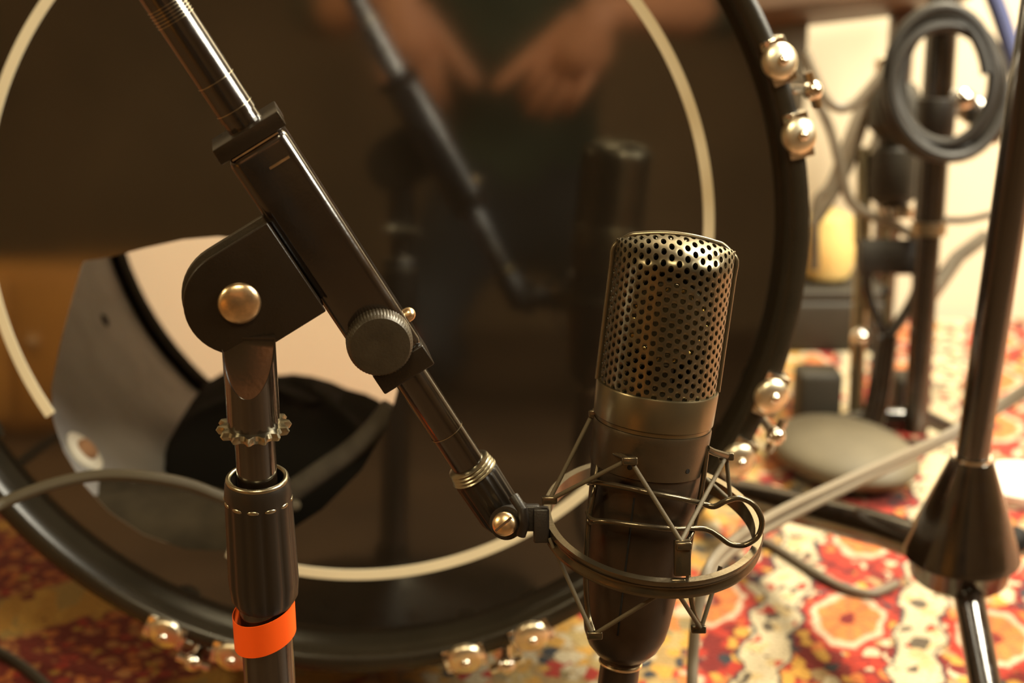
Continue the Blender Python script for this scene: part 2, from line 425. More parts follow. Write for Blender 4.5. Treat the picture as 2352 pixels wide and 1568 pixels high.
for k in seq:
    a = pi * k / 360; q = [mb.bm.verts.new(DP(r * cos(a), r * sin(a), z)) for r, z in ((RR - .0035, .0002), (RR - .0033, -.0008), (RR + .0033, -.0008), (RR + .0035, .0002))]
    if prev: mb.bridge(prev, q)
    else: mb.bm.faces.new(q)
    prev = q
mb.bm.faces.new(prev[::-1])
o = mb.build('ring_stripe', M['ring'], head, angle=60); o['label'] = 'thin cream ring on the black head'
# hoops
def hoop(z0, sgn, name):
    prof = [(.030, .2655), (.000, .2665), (-.012, .268), (-.0235, .2715), (-.0255, .2745), (-.0255, .2805), (-.023, .2838), (.010, .2846), (.030, .284)]
    if sgn < 0: prof = [(-t, r) for t, r in prof]
    return MB().lathe(DP(0, 0, z0), DA, prof, 128, closed=True).build(name, M['hoop'], drum, angle=50)
hoop(0, 1, 'front_hoop'); hoop(LEN, -1, 'rear_hoop')
MB().lathe(DP(0, 0, 0), DA, [(.004, .262), (.004, .2645), (LEN - .004, .2645), (LEN - .004, .262), (LEN * .5, .2615)], 96, closed=True).build('shell', M['shell_out'], drum)
MB().lathe(DP(0, 0, 0), DA, [(.006, .2575), (.006, .2612), (LEN - .006, .2612), (LEN - .006, .2575), (LEN * .5, .257)], 96, closed=True).build('shell_lining', M['shell_in'], drum)
MB().lathe(DP(0, 0, LEN), DA, [(-.001, .0001), (-.001, .262), (.001, .262), (.001, .0001)], 96).build('batter_drumhead', M['batter'], drum)
MB().lathe(DP(0, 0, LEN), DA, [(-.018, .25), (-.018, .2568), (-.003, .2568), (-.003, .247)], 96, closed=True).build('rear_black_ring', M['felt'], drum)  # black ring around the edge of the batter head
# claw units: two round bosses and a tension rod with a T handle, as in the photograph
for deg in (-62, -17, 25, 70, 110, 155):
    for s in (-1, 1):
        dd = deg + s * 4.6
        c = polar(.2845, dd, -.018)
        rad = (polar(1, dd, 0) - polar(0, dd, 0)).normalized()
        cl = MB()
        tdir = rad.cross(DA)
        cl.box(polar(.2795, dd, -.0272), tdir, rad, DA, .0135, .006, .0018)
        cl.box(polar(.2868, dd, -.010), tdir, rad, DA, .0135, .0018, .018)
        claw = cl.build('claw_hook', M['chrome'], drum, bevel=.0008)
        MB().dome(polar(.2815, dd, -.0285), -DA + rad * .35, .0112, .0045, .002).build('claw_boss', M['nickel'], claw)
        MB().dome(polar(.2815, dd, -.0285) + (-DA + rad * .35).normalized() * .0040, -DA + rad * .35, .0035, .003, .001).build('boss_screw', M['chrome'], claw)
    rad = (polar(1, deg, 0) - polar(0, deg, 0)).normalized()
    rod = MB().tube([polar(.2945, deg, -.022), polar(.2885, deg, .075)], .003, 10)
    rod.ball(polar(.2955, deg, -.022), .0062, n=16)
    rod.tube([polar(.2955, deg, -.022) - rad.cross(DA) * .011, polar(.2955, deg, -.022) + rad.cross(DA) * .011], .003, 10)
    rodo = rod.build('tension_rod', M['chrome'], drum)
    MB().box(polar(.277, deg, .085), rad.cross(DA), rad, DA, .012, .0135, .026).build('lug_casing', M['chrome'], drum, bevel=.004, seg=3)
# fittings seen through the port hole: bolt with wooden washer, small dot, on the grey lining
def on_lining(px, py, R=.2572):
    r = ray(px, py); o = CAM - DC
    rp = r - DA * r.dot(DA); op = o - DA * o.dot(DA)
    A = rp.dot(rp); B = 2 * rp.dot(op); C_ = op.dot(op) - R * R
    t = (-B + sqrt(B * B - 4 * A * C_)) / (2 * A); p = CAM + r * t
    n = -(p - DC - DA * (p - DC).dot(DA)).normalized()
    return p, n
p, n = on_lining(190, 1040)
wsh = MB().lathe(p, n, [(0, .0), (0, .0165), (.0025, .0165), (.0035, .009), (.0035, .0)], 28).build('lug_washer', M['paper'], drum)
MB().lathe(p, n, [(.003, .0), (.003, .0085), (.007, .0075), (.0085, .004), (.0085, 0)], 24).build('lug_bolt', M['wood_white'], wsh)
p, n = on_lining(240, 735)
MB().lathe(p, n, [(0, .0), (0, .0058), (.0015, .004), (.0015, 0)], 20).build('vent_grommet', M['felt'], drum)
# black muffling pillow lying in the drum; its lit edge is a separate grey roll
def pillow(name, m, c, rx, ry, rz, axes, parent=None):
    mb = MB(); X, Y, Z = axes; rings = []; n = 40; mrows = 18
    for k in range(1, mrows):
        a = pi * k / mrows; row = []
        for i in range(n):
            t = 2 * pi * i / n
            u = abs(cos(t)) ** .55 * (1 if cos(t) >= 0 else -1); v = abs(sin(t)) ** .55 * (1 if sin(t) >= 0 else -1)
            s_ = sin(a) ** .6; wob = 1 + .05 * sin(3 * t + 2 * a) + .03 * sin(7 * t)
            row.append(mb.bm.verts.new(c + X * (rx * u * s_ * wob) + Y * (ry * v * s_ * wob) - Z * (rz * cos(a) * (1 + .08 * sin(5 * t)))))
        rings.append(row)
    for i in range(len(rings) - 1): mb.bridge(rings[i], rings[i + 1])
    mb.bm.faces.new(rings[0][::-1]); mb.bm.faces.new(rings[-1])
    return mb.build(name, m, parent, angle=80)
pl = pillow('muffling_pillow', M['felt'], on_plane(668, 1048, DP(0, 0, .22), DA), .088, .085, .056, ((E1 - E2 * .22).normalized(), DA, (E2 + E1 * .22).normalized()))
rebase(pl, on_plane(668, 1048, DP(0, 0, .22), DA) - E2 * .055); tag(pl, 'black pillow lying inside the bass drum, seen through the port hole', 'pillow')
fb = pillow('shade_blanket', M['blanket'], on_plane(385, 1222, DP(0, 0, .055), DA), .088, .04, .030, ((E1 + E2 * -.1).normalized(), DA, (E2 + E1 * .1).normalized()))  # added dark shape, stands in for deep shade on the lower lining
rebase(fb, on_plane(385, 1222, DP(0, 0, .055), DA) - E2 * .03); tag(fb, 'added dark brown blanket for the deep shade at the bottom of the port hole', 'blanket')
bl = MB()
pts = [on_plane(x, y, DP(0, 0, .012), DA) for x, y in ((640, 1150), (720, 1095), (800, 1040), (860, 985), (900, 935))]
bl.tube(spline(pts, 8), .0075, 14)
bl = bl.build('pillow_lit_edge', M['lit_edge'], drum)  # grey colour paints the lit edge of the black pillow
bl['label'] = 'grey roll as the lit pillow edge, lower right of the port hole'

# ------------------------------------------------------------------ left microphone stand
D1 = .63
def V1(px, py, d=D1): return at(px, py, d)
pole_top = at(572, 800, .625); pole_bot_dir = (at(616, 1500, .685) - pole_top).normalized()
def pole_at(py):             # point of the stand's axis at an image row
    lo, hi = -.3, 1.2
    for _ in range(50):
        mid = (lo + hi) / 2; p = pole_top + pole_bot_dir * mid
        y = H / 2 - (p - CAM).dot(U_) / depth(p) * FPX
        if y < py: lo = mid
        else: hi = mid
    return pole_top + pole_bot_dir * lo
foot = pole_top + pole_bot_dir * (pole_top.z / -pole_bot_dir.z)
stand = thing('microphone_stand', 'foreground black microphone stand with a slanting boom, brass rivet and orange tape band', 'microphone stand', foot)
def seg(py0, py1, prof, name, m, n=48, parent=stand, **k):
    a, b = pole_at(py0), pole_at(py1); L = (b - a).length; d = (depth(a) + depth(b)) / 2
    return MB().lathe(a, b - a, [(t * L, PX(r, depth(a + (b - a) * t))) for t, r in prof], n, **k).build(name, m, parent)
# upper post with scooped clevis
a = pole_at(905); ax = pole_bot_dir
x, y, z = frame(ax, -F_)
mb = MB(); rings = []
NN = 48; r0 = PX(61, .63)
top = pole_at(775)
Lc = (pole_at(975) - top).length
vs_top = []; vs_bot = []
for i in range(NN):
    t = 2 * pi * i / NN; dx = cos(t); dy = sin(t)          # x toward viewer
    pt_ = top + x * (r0 * dx) + y * (r0 * dy)
    cut = Lc * (.58 * max(0, dx))
    vs_top.append(mb.bm.verts.new(pt_ + z * cut)); vs_bot.append(mb.bm.verts.new(pt_ + z * Lc))
fr = [i for i in range(NN) if cos(2 * pi * i / NN) > -1e-6]; fr = sorted(fr, key=lambda i: (i + NN // 2) % NN); bk = sorted([i for i in range(NN) if cos(2 * pi * i / NN) < 1e-6])
lo_ = []
cen = sum((vs_top[i].co for i in fr), Vector()) / len(fr)
nrm = (x * .56 * Lc + z * -r0 * -1).cross(y); nrm.normalize(); nrm = nrm if nrm.dot(x) > 0 else -nrm
for i in fr: lo_.append(mb.bm.verts.new(vs_top[i].co.lerp(cen, .07) - nrm * .0009))
mb.bm.faces.new(lo_); mb.bridge([vs_top[i] for i in fr], lo_)
mb.bm.faces.new([vs_top[i] for i in bk]); mb.bridge(vs_bot, vs_top); mb.bm.faces.new(vs_bot)
mb.build('clevis_post', M['tube_metal'], stand)
seg(972, 1130, [(0, 46), (1, 46)], 'inner_tube', M['tube_metal'])
seg(968, 992, [(.1, 44), (.15, 72), (.5, 77), (.85, 72), (.9, 44)], 'lock_nut', M['steel'], 110, lobes=14, amp=.13)
# clutch sleeve: rolled metal rim, dotted crown, fluted grip
a, b = pole_at(1097), pole_at(1380)
rim_c = pole_at(1098)
MB().torus(rim_c, ax, PX(67, .64), PX(6.5, .64), 64, 12).build('sleeve_rim', M['steel'], stand, angle=80)
MB().lathe(rim_c, ax, [(.008, PX(47, .64)), (.008, PX(60, .64)), (.012, PX(60, .64)), (.012, PX(47, .64))], 40, closed=True).build('sleeve_throat', M['felt'], stand)
mb = MB(); NL = 12; n = NL * 8; Ls = (b - a).length
prof = [(.000, 70, 0), (.002, 75, 0), (.0075, 77.5, 0), (.009, 78, .5), (.013, 78, 1), (Ls * .45, 79, 1), (Ls - .012, 81, 1), (Ls - .004, 77, 1), (Ls, 66, .3)]
rings = []
for t, r, fl in prof:
    c_ = rim_c + z * t; rr = PX(r, depth(c_)); row = []
    for i in range(n):
        an = 2 * pi * i / n; q = rr * (1 - fl * .05 * (.5 - .5 * cos(NL * an)) ** 3)
        row.append(mb.bm.verts.new(c_ + x * (q * cos(an)) + y * (q * sin(an))))
    rings.append(row)
for i in range(len(rings) - 1): mb.bridge(rings[i], rings[i + 1])
inr = [mb.bm.verts.new(rim_c + (v.co - rim_c) * (61 / 70)) for v in rings[0]]; inr2 = [mb.bm.verts.new(v.co + z * .010) for v in inr]; mb.bridge(rings[0], inr); mb.bridge(inr, inr2); mb.bm.faces.new(inr2)
mb.bm.faces.new(rings[-1])
grip = mb.build('height_clutch_sleeve', M['grip_rubber'], stand)
for i in range(NL):           # bright steel dots at the flute ends
    an = 2 * pi * i / NL; c_ = rim_c + z * .0092; rr = PX(76, depth(c_))
    MB().ball(c_ + x * (rr * cos(an)) + y * (rr * sin(an)), PX(14, .64), PX(4, .64), PX(6, .64), 12,
              axes=(-x * sin(an) + y * cos(an), x * cos(an) + y * sin(an), z)).build('flute_end_dot', M['steel'], grip)
pole_low = pole_at(1372)
mb = MB().lathe(pole_low, ax, [(0, PX(58, .65)), (.004, PX(61, .66)), ((foot - pole_low).length - .03, PX(61, .66))], 40).build('lower_tube', M['tube_metal'], stand)
# round cast base plate, out of frame below
MB().lathe(foot, Z0, [(0, .12), (.006, .125), (.012, .12), (.022, .05), (.036, .016), (.05, .0135)], 64).build('base_plate', M['black_metal'], stand)
# orange tape, a slightly loose loop with a tilted edge
mb = MB(); n = 64; tc_ = pole_at(1428); rows = []
for f_, thick in ((0, 0), (1, 0), (1, 1), (0, 1)):
    row = []
    for i in range(n):
        an = 2 * pi * i / n; ca, sa = cos(an), sin(an)
        rr = PX(71.5 - 1.5 * thick, .66)
        off = y * (0.0008)
        tilt = -sa * .0042 * (1 if (y.dot(R_) > 0) else -1) * -1
        h_ = (f_ - .5) * .0162 + (-1 if y.dot(R_) > 0 else 1) * sa * .0038 + ca * .0012
        row.append(mb.bm.verts.new(tc_ + off + x * (rr * ca) + y * (rr * sa * 1.03) + z * h_))
    rows.append(row)
for i in range(4): mb.bridge(rows[i], rows[(i + 1) % 4])
o = mb.build('tape_band', M['tape'], stand, angle=50); o['label'] = 'fluorescent orange tape band'

# boom: axis through these image points
BA = at(330, -115, .585); BB = at(1150, 1160, .70)
# refine: two measured points on the axis
PA, PB = at(500, 190, .607), at(1010, 965, .672)
bd = (PB - PA).normalized()
def boom(t): return PA + bd * t
def boom_at(py):
    lo, hi = -.3, .4
    for _ in range(50):
        mid = (lo + hi) / 2; p = boom(mid)
        yy = H / 2 - (p - CAM).dot(U_) / depth(p) * FPX
        if yy < py: lo = mid
        else: hi = mid
    return boom(lo)
side = (F_.cross(bd)); side = side if side.dot(R_) > 0 else -side; side.normalize()      # to the upper right, perpendicular to the boom
nf = bd.cross(side); nf = nf if nf.dot(F_) < 0 else -nf                                   # toward the viewer
bt = .0080
MB().tube([boom_at(-330), boom_at(262)], bt, 40).build('boom_tube', M['tube_metal'], stand)
MB().tube([boom_at(262), boom_at(1075)], .0076, 40).build('boom_tube', M['tube_metal'], stand)
for py in (182, 246, 988):
    p = boom_at(py); MB().lathe(p, bd, [(0, .0078), (0, .00805 if py < 900 else .0078), (.0004, .00805 if py < 900 else .0078), (.0004, .0076)], 40, closed=True).build('worn_ring_mark', M['steel'], stand)
for k in range(6):
    p = boom_at(8 + k * 7); MB().lathe(p, bd, [(0, .0078), (0, .0081), (.0003, .0081), (.0003, .0078)], 40, closed=True).build('worn_ring_mark', M['steel'], stand)
# sleeve block (rounded rectangular channel), wider than the tube
s0, s1 = boom_at(318), boom_at(815)
mid = (s0 + s1) / 2 - side * PX(3, .64); hl = (s1 - s0).length / 2
wd = PX(73, .64)
MB().box(mid, side, nf, bd, wd, .0108, hl).build('boom_sleeve', M['tube_metal'], stand, bevel=.0045, seg=6)
# collar cap
cc = boom_at(302) - side * PX(4, .62)
cap = MB().box(cc, side, nf, bd, PX(86, .62), .0122, .0034).build('sleeve_collar', M['black_metal'], stand, bevel=.0006, seg=2)
MB().box(cc + bd * .0042 + nf * .0110, side, nf, bd, PX(60, .62), .0004, .00035).build('collar_gap_edge', M['copper'], cap)
sl = boom_at(372) + side * PX(22, .62) + nf * .0109
MB().box(sl, side, nf, bd, PX(26, .62), .0005, .0005).build('stamped_slot', M['copper'], stand)
# end block below the knob
eb = boom_at(828) - side * PX(1, .66)
MB().box(eb, side, nf, bd, PX(66, .665), .0120, .0052).build('sleeve_end_block', M['black_metal'], stand, bevel=.0008, seg=3)
# pivot bracket: two U shaped plates, rivet
pc = at(549, 690, .622)
pn = nf.copy()
def plate(zoff, rad, mat_, name, thick=.0022, grow=0):
    o = pc - pn * zoff; up = side; al = bd
    rr = PX(rad, .63); pts = []
    ext = PX(153, .63)
    # direction from the pivot to the boom is 'up' (perpendicular to the boom)
    for k in range(25):
        t = pi / 2 + pi * k / 24
        pts.append(o + up * (rr * cos(t)) + al * (rr * sin(t)))
    pts.append(o - al * rr + up * ext); pts.append(o + al * rr + up * ext)
    mb = MB().prism(pts, -pn * thick)
    return mb.build(name, mat_, stand, bevel=.0006, seg=3, angle=45)
plate(-.004, 124, M['black_metal'], 'pivot_plate')
plate(.0075, 128, M['knob'], 'pivot_plate')
# web connecting the plates and the clevis core
MB().box(pc + side * PX(116, .63) - pn * .006, side, bd, pn, PX(36, .63), PX(110, .63), .0065).build('bracket_web', M['black_metal'], stand, bevel=.001)
MB().lathe(pc + pn * .0005, -pn, [(0, .0), (0, PX(88, .63)), (.011, PX(88, .63)), (.011, 0)], 40).build('pivot_core', M['knob'], stand)
MB().dome(pc + pn * .0042, pn, PX(50, .62), .0034, .0018, 40).build('pivot_rivet', M['copper'], stand)
# locking knob, knurled
kc = at(872, 787, .640); kn = (nf + side * -.05).normalized()
kx, ky, kz = frame(kn, side); mb = MB(); n = 180; rows = []
for t, r, kk in ((-.013, 70, 1), (-.004, 77, 1), (.0, 77, 1), (.003, 75, .6), (.0048, 68, 0), (.0054, 40, 0), (.0050, 1, 0)):
    row = []
    for i in range(n):
        an = 2 * pi * i / n; q = PX(r, .64) * (1 - .022 * kk * (i % 3 == 0))
        row.append(mb.bm.verts.new(kc + kn * t + kx * (q * cos(an)) + ky * (q * sin(an))))
    rows.append(row)
for i in range(len(rows) - 1): mb.bridge(rows[i], rows[i + 1])
mb.bm.faces.new(rows[0][::-1]); mb.bm.faces.new(rows[-1])
mb.build('locking_knob', M['knob'], stand, angle=30)
MB().dome(at(938, 722, .652), side, PX(17, .65), .0032, .002).build('side_screw', M['copper'], stand)
# threaded collar and swivel sleeve at the lower end
tc0 = boom_at(1062)
mb = MB(); prof = [(.0, .0070)]
for k in range(4): prof += [(.0005 + k * .0016, .0092 + k * .0003), (.0011 + k * .0016, .0101 + k * .0003), (.0017 + k * .0016, .0092 + k * .0003)]
mb.lathe(tc0, bd, prof, 48).build('threaded_collar', M['steel'], stand)
mb = MB(); n = 144; rows = []
for t, r, fl in ((.0065, .0098, 0), (.008, .0107, 1), (.030, .0103, 1), (.034, .0092, .5), (.036, .006, 0)):
    row = []
    for i in range(n):
        an = 2 * pi * i / n; q = r * (1 - fl * .05 * (.5 + .5 * cos(18 * an)))
        row.append(mb.bm.verts.new(tc0 + bd * t + side * (q * cos(an)) + nf * (q * sin(an))))
    rows.append(row)
for i in range(len(rows) - 1): mb.bridge(rows[i], rows[i + 1])
mb.bm.faces.new(rows[0][::-1]); mb.bm.faces.new(rows[-1])
mb.build('thread_adapter', M['grip_rubber'], stand)

# ------------------------------------------------------------------ condenser microphone
MT, MBt = at(1553, 562, .660), at(1428, 1500, .706)
ma = (MBt - MT).normalized()                       # down the microphone
mf = -(F_ - ma * F_.dot(ma)).normalized()          # toward the viewer
me_ = ma.cross(mf); me_ = me_ if me_.dot(R_) > 0 else -me_
def mic_at(py):
    lo, hi = -.1, .4
    for _ in range(50):
        m_ = (lo + hi) / 2; p = MT + ma * m_
        yy = H / 2 - (p - CAM).dot(U_) / depth(p) * FPX
        if yy < py: lo = m_
        else: hi = m_
    return lo
def mr(py, px): return PX(px, depth(MT + ma * mic_at(py)))
mic = thing('condenser_microphone', 'large dark bronze condenser microphone with a perforated grille, held upright in the shock mount', 'microphone', MT + ma * mic_at(1515))
def mprof(lst): return [(mic_at(py), mr(py, px)) for py, px in lst]
GR = mr(720, 140); t_b = mic_at(884)
MB().lathe(MT, ma, mprof([(882, 128), (882, 139), (886, 141), (955, 138), (958, 134), (966, 133), (968, 120)]), 96).build('grille_band', M['mic_band'], mic)
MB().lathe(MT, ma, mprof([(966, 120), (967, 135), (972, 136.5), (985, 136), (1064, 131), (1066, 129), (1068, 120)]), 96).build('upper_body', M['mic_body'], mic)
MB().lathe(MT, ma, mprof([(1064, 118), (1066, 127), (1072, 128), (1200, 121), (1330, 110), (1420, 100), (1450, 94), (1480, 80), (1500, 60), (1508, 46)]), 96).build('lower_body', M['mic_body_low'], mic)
for sgn in (-1, 1):          # small body screws
    an = radians(-22 if sgn < 0 else 38)
    p = MT + ma * mic_at(1040); d_ = (mf * cos(an) + me_ * sin(an))
    MB().lathe(p + d_ * mr(1040, 130), d_, [(0, 0), (0, .0013), (.0007, .0011), (.0007, 0)], 16).build('body_screw', M['felt'], mic)
an = radians(-14); d_ = (mf * cos(an) + me_ * sin(an)); tt = ma.cross(d_)
MB().tube([MT + ma * mic_at(p_) + d_ * (mr(p_, r_) + .0001) for p_, r_ in ((1105, 125), (1200, 121), (1330, 110), (1420, 100))], .0005, 6).build('body_line', M['felt'], mic)  # thin dark line down the lower body
# frame of the grille: side bars and arched top, in the plane through the axis
def top_h(xn): return mr(560, 24) * (1 - xn * xn)      # arch height
out = []
for k in range(9): out.append((-1, t_b * (1 - k / 8) + .004 * (k / 8)))
for k in range(1, 16):
    xn = -1 + 2 * k / 16; out.append((xn, -top_h(xn) + (.0015 if abs(xn) > .85 else 0)))
for k in range(9): out.append((1, .004 + (t_b - .004) * k / 8))
FR = GR * 1.0
pts = [MT + me_ * (xn * FR) + ma * t for xn, t in out]
MB().tube(spline(pts, 3), .0013, 10).build('grille_frame', M['mesh'], mic, angle=70)
# perforated half shells
pitch = mr(720, 21.3); colw = pitch * .866
def gsurf(u, v, sg, inset=0.0):
    # u: arc length around the front (0 = centre), v: arc length from the top frame downwards
    th = u / GR; xn = sin(th); h0 = .010
    q = min(v / (h0 * 1.45), 1.0); g = sin(q * pi / 2) ** .85; drop = h0 * (1 - cos(q * pi / 2)) if v < h0 * 1.45 else h0 + (v - h0 * 1.45)
    R = GR - .0008 - inset
    return MT + me_ * (R * xn) + mf * (sg * R * cos(th) * g) + ma * (-top_h(xn) * (1 - v / (t_b + .006)) + drop + inset)
VM = t_b + .010 * .45 + .0005
def grille(sg, hole, name):
    mb = MB(); verts = {}
    nu = int(GR * pi / 2 / colw) + 1; nv = int(VM / pitch) + 1
    def cl(u, v): return max(-GR * pi / 2, min(GR * pi / 2, u)), max(0, min(VM, v))
    def key(u, v):
        u, v = cl(u, v); k = (round(u * 2e5), round(v * 2e5))
        if k not in verts: verts[k] = mb.bm.verts.new(gsurf(u, v, sg))
        return verts[k]
    for i in range(-nu, nu + 1):
        for j in range(-1, nv + 1):
            uc = i * colw; vc = (j + (.5 if i % 2 else 0)) * pitch
            if abs(uc) > GR * pi / 2 + colw * .5 or vc > VM + pitch * .5: continue
            R6 = pitch / sqrt(3); outer = []
            for k in range(6):
                a0, a1 = pi / 3 * k, pi / 3 * (k + 1)
                p0 = (uc + R6 * cos(a0), vc + R6 * sin(a0)); p1 = (uc + R6 * cos(a1), vc + R6 * sin(a1))
                outer += [p0, ((p0[0] + p1[0]) / 2, (p0[1] + p1[1]) / 2)]
            ov = [key(*p) for p in outer]
            inn = [cl(uc + hole * cos(pi / 6 * k), vc + hole * sin(pi / 6 * k)) for k in range(12)]
            iv = [mb.bm.verts.new(gsurf(*p, sg, .00008)) for p in inn]
            bv = [mb.bm.verts.new(gsurf(*p, sg, .0011)) for p in inn]
            for A, B in ((ov, iv), (iv, bv)):
                for k in range(12):
                    q = [A[k], A[(k + 1) % 12], B[(k + 1) % 12], B[k]]
                    if len(set(q)) == 4:
                        try: mb.bm.faces.new(q)
                        except ValueError: pass
    bmesh.ops.dissolve_degenerate(mb.bm, dist=1e-7, edges=mb.bm.edges[:])
    return mb.build(name, M['mesh'], mic, angle=50)
grille(1, pitch * .315, 'front_grille'); grille(-1, pitch * .3, 'rear_grille')
# fine inner screen (back half) and the capsule
mb = MB(); rows = []
for j in range(13):
    v = VM * j / 12
    rows.append([mb.bm.verts.new(gsurf((-1 + 2 * i / 30) * GR * pi / 2 * .97, v, -1, .003)) for i in range(31)])
for j in range(12):
    for i in range(30): mb.bm.faces.new((rows[j][i], rows[j][i + 1], rows[j + 1][i + 1], rows[j + 1][i]))
mb.build('inner_screen', M['mesh_in'], mic)
cp = MT + ma * (mic_at(728)) - me_ * 0 + mf * .012
caps = MB().lathe(cp, mf, [(-.006, .0001), (-.006, mr(720, 92)), (.0, mr(720, 96)), (.0015, mr(720, 92)), (.0015, mr(720, 72)), (.0005, mr(720, 68)), (.0005, .0001)], 48).build('capsule', M['mic_band'], mic)
for k in range(14):
    an = 2 * pi * k / 14; MB().dome(cp + mf * .0015 + me_ * (mr(720, 82) * cos(an)) + ma * (mr(720, 82) * sin(an)), mf, mr(720, 8), .0008, 0, 12).build('capsule_screw', M['gold'], caps)
MB().tube([cp + ma * mr(720, 90), MT + ma * mic_at(900) + mf * .01], .005, 14).build('capsule_post', M['mic_body'], mic)

# cable plug and cable hanging from the microphone
plug_top = MT + ma * mic_at(1500)
t0 = mic_at(1500)
plug = thing('cable_plug', 'dark cable plug pushed into the bottom of the condenser microphone', 'plug', MT + ma * (t0 + .075))
MB().lathe(MT, ma, [(t0, .002), (t0, .0094), (t0 + .003, .0098), (t0 + .004, .0092), (t0 + .05, .0094), (t0 + .056, .008), (t0 + .075, .005)], 36).build('plug_body', M['mic_body_low'], plug)
MB().torus(MT + ma * (t0 + .0045), ma, .0094, .0008, 40, 8).build('plug_ring', M['copper'], plug)
p0 = MT + ma * (t0 + .07); 
pts = spline([p0, p0 + Vector((0, 0, -.05)), Vector((p0.x + .02, p0.y - .02, .03)), Vector((p0.x + .06, p0.y - .08, .0045)), Vector((p0.x + .1, p0.y - .2, .0045)), Vector((.2, .3, .0045))], 8)
MB().tube(pts, .0035, 10).build('plug_cable', M['cable_dark'], plug)

# ------------------------------------------------------------------ shock mount
SD = .690
mount = thing('shock_mount', 'metal shock mount ring with zigzag elastic cords around the condenser microphone', 'shock mount', at(1497, 1215, SD) - Z0 * .045)
rc = at(1497, 1203, SD); rn = camvec(.075, .885, -.46).normalized(); Rm = PX(243, SD)
rx_, ry_, rz_ = frame(rn, R_)
mb = MB()
mb.lathe(rc, rn, [(-.0042, Rm - .0016), (-.0042, Rm + .0018), (-.0022, Rm + .0022), (-.0008, Rm + .0004), (.0008, Rm + .0004), (.0022, Rm + .0022), (.0042, Rm + .0016), (.0042, Rm - .0016)], 128, closed=True)
mb.build('outer_ring', M['mount'], mount, angle=70)
def wire(pts, name, r=.00095, m='mount', n=10, sp=0, parent=mount):
    P = [at(*p) for p in pts]
    if sp: P = spline(P, sp)
    return MB().tube(P, r, n).build(name, M[m], parent, angle=80)
# anchors (hooked ends of the inner cage) and the braided cords
A = {'tl': (1361, 950, .682), 'fl': (1446, 1054, .650), 'tr': (1668, 1048, .688), 'L': (1262, 1148, .672), 'F': (1564, 1243, .647), 'Rk': (1678, 1150, .700),
     'bl': (1362, 1458, .668), 'fb': (1546, 1345, .648), 'br': (1610, 1444, .690), 'Lb': (1262, 1235, .672), 'Rb': (1655, 1300, .690), 'B2': (1500, 1130, .735), 'tb': (1500, 990, .73)}
for a_k, b_k in (('tl', 'L'), ('L', 'fl'), ('fl', 'F'), ('F', 'tr'), ('tr', 'Rk'), ('Lb', 'bl'), ('bl', 'fb'), ('fb', 'br'), ('br', 'Rb'), ('Rk', 'tb'), ('tb', 'B2')):
    wire([A[a_k], A[b_k]], 'elastic_cord', .0010, 'cord')
# inner cage
cage = wire([(1366, 940, .684), (1378, 1000, .69), (1368, 1108, .672), (1352, 1190, .67), (1358, 1200, .668)], 'cage_post', .0012, sp=5)
wire([(1384, 1032, .676), (1400, 1036, .667), (1446, 1056, .655)], 'cage_arm', .0012, sp=4)
wire([(1624, 1030, .672), (1640, 1038, .676), (1668, 1046, .684)], 'cage_arm', .0016, sp=4)
wire([(1624, 1030, .672), (1612, 1120, .672), (1592, 1215, .670), (1575, 1250, .663)], 'cage_post', .0012, sp=5)
wire([(1380, 1032, .676), (1366, 1110, .672), (1352, 1195, .67)], 'cage_post', .0012, sp=4)
wire([(1352, 1195, .67), (1345, 1300, .672), (1350, 1400, .676), (1364, 1452, .672)], 'cage_post', .0012, sp=5)
wire([(1590, 1215, .672), (1580, 1300, .678), (1592, 1400, .685), (1608, 1438, .69)], 'cage_post', .0012, sp=5)
wire([(1352, 1108, .675), (1365, 1107, .665), (1430, 1118, .660), (1500, 1133, .658), (1570, 1146, .662), (1612, 1156, .668), (1640, 1163, .668), (1668, 1150, .667), (1700, 1144, .668), (1732, 1160, .67),
      (1750, 1196, .672), (1740, 1232, .673), (1710, 1251, .673), (1678, 1249, .672), (1650, 1230, .671), (1625, 1216, .670), (1590, 1213, .668), (1540, 1214, .662), (1470, 1207, .660), (1400, 1198, .662), (1360, 1193, .667), (1350, 1175, .672)],
     'clamp_spring', .0013, sp=5)
for k_, (dx, dy) in {'tl': (8, 0), 'fl': (0, 4), 'tr': (0, 0), 'F': (6, 10), 'bl': (4, 0), 'br': (-6, 0), 'L': (0, 0), 'fb': (10, -8)}.items():
    q = A[k_]; MB().box(at(q[0] + dx, q[1] + dy, q[2]), R_, U_, F_, .0034, .0018, .0024).build('cord_hook', M['mount'], mount, bevel=.0008, seg=3)
MB().box(at(1567, 1280, .648), R_, U_, F_, .0036, .0078, .002).build('front_hook_plate', M['mount'], mount, bevel=.0008)
# swivel joint to the stand
sw = MB().box(at(1243, 1204, .677), R_, U_, F_, PX(18, .68), PX(40, .68), .006)
sw.box(at(1214, 1188, .680), R_, U_, F_, PX(26, .68), PX(30, .68), .0045)
sw.build('swivel_bracket', M['black_plastic'], mount, bevel=.0012, seg=3)
mb = MB().lathe(at(1172, 1196, .684), (F_ * .9 + R_ * .2), [(-.009, 0), (-.009, .0075), (.009, .0075), (.009, 0)], 32)
mb.build('swivel_barrel', M['black_plastic'], mount)
mb = MB().tube([at(1180, 1140, .674), at(1200, 1170, .671), at(1204, 1205, .672), at(1196, 1228, .674)], .0024, 12)
mb.build('swivel_prong', M['black_plastic'], mount)
scn = (-F_ - R_ * .1 + U_ * .1).normalized(); sc_ = at(1158, 1203, .668)
scr = MB().dome(sc_, scn, PX(28, .668), .0028, .004, 32).build('swivel_screw', M['copper'], mount)
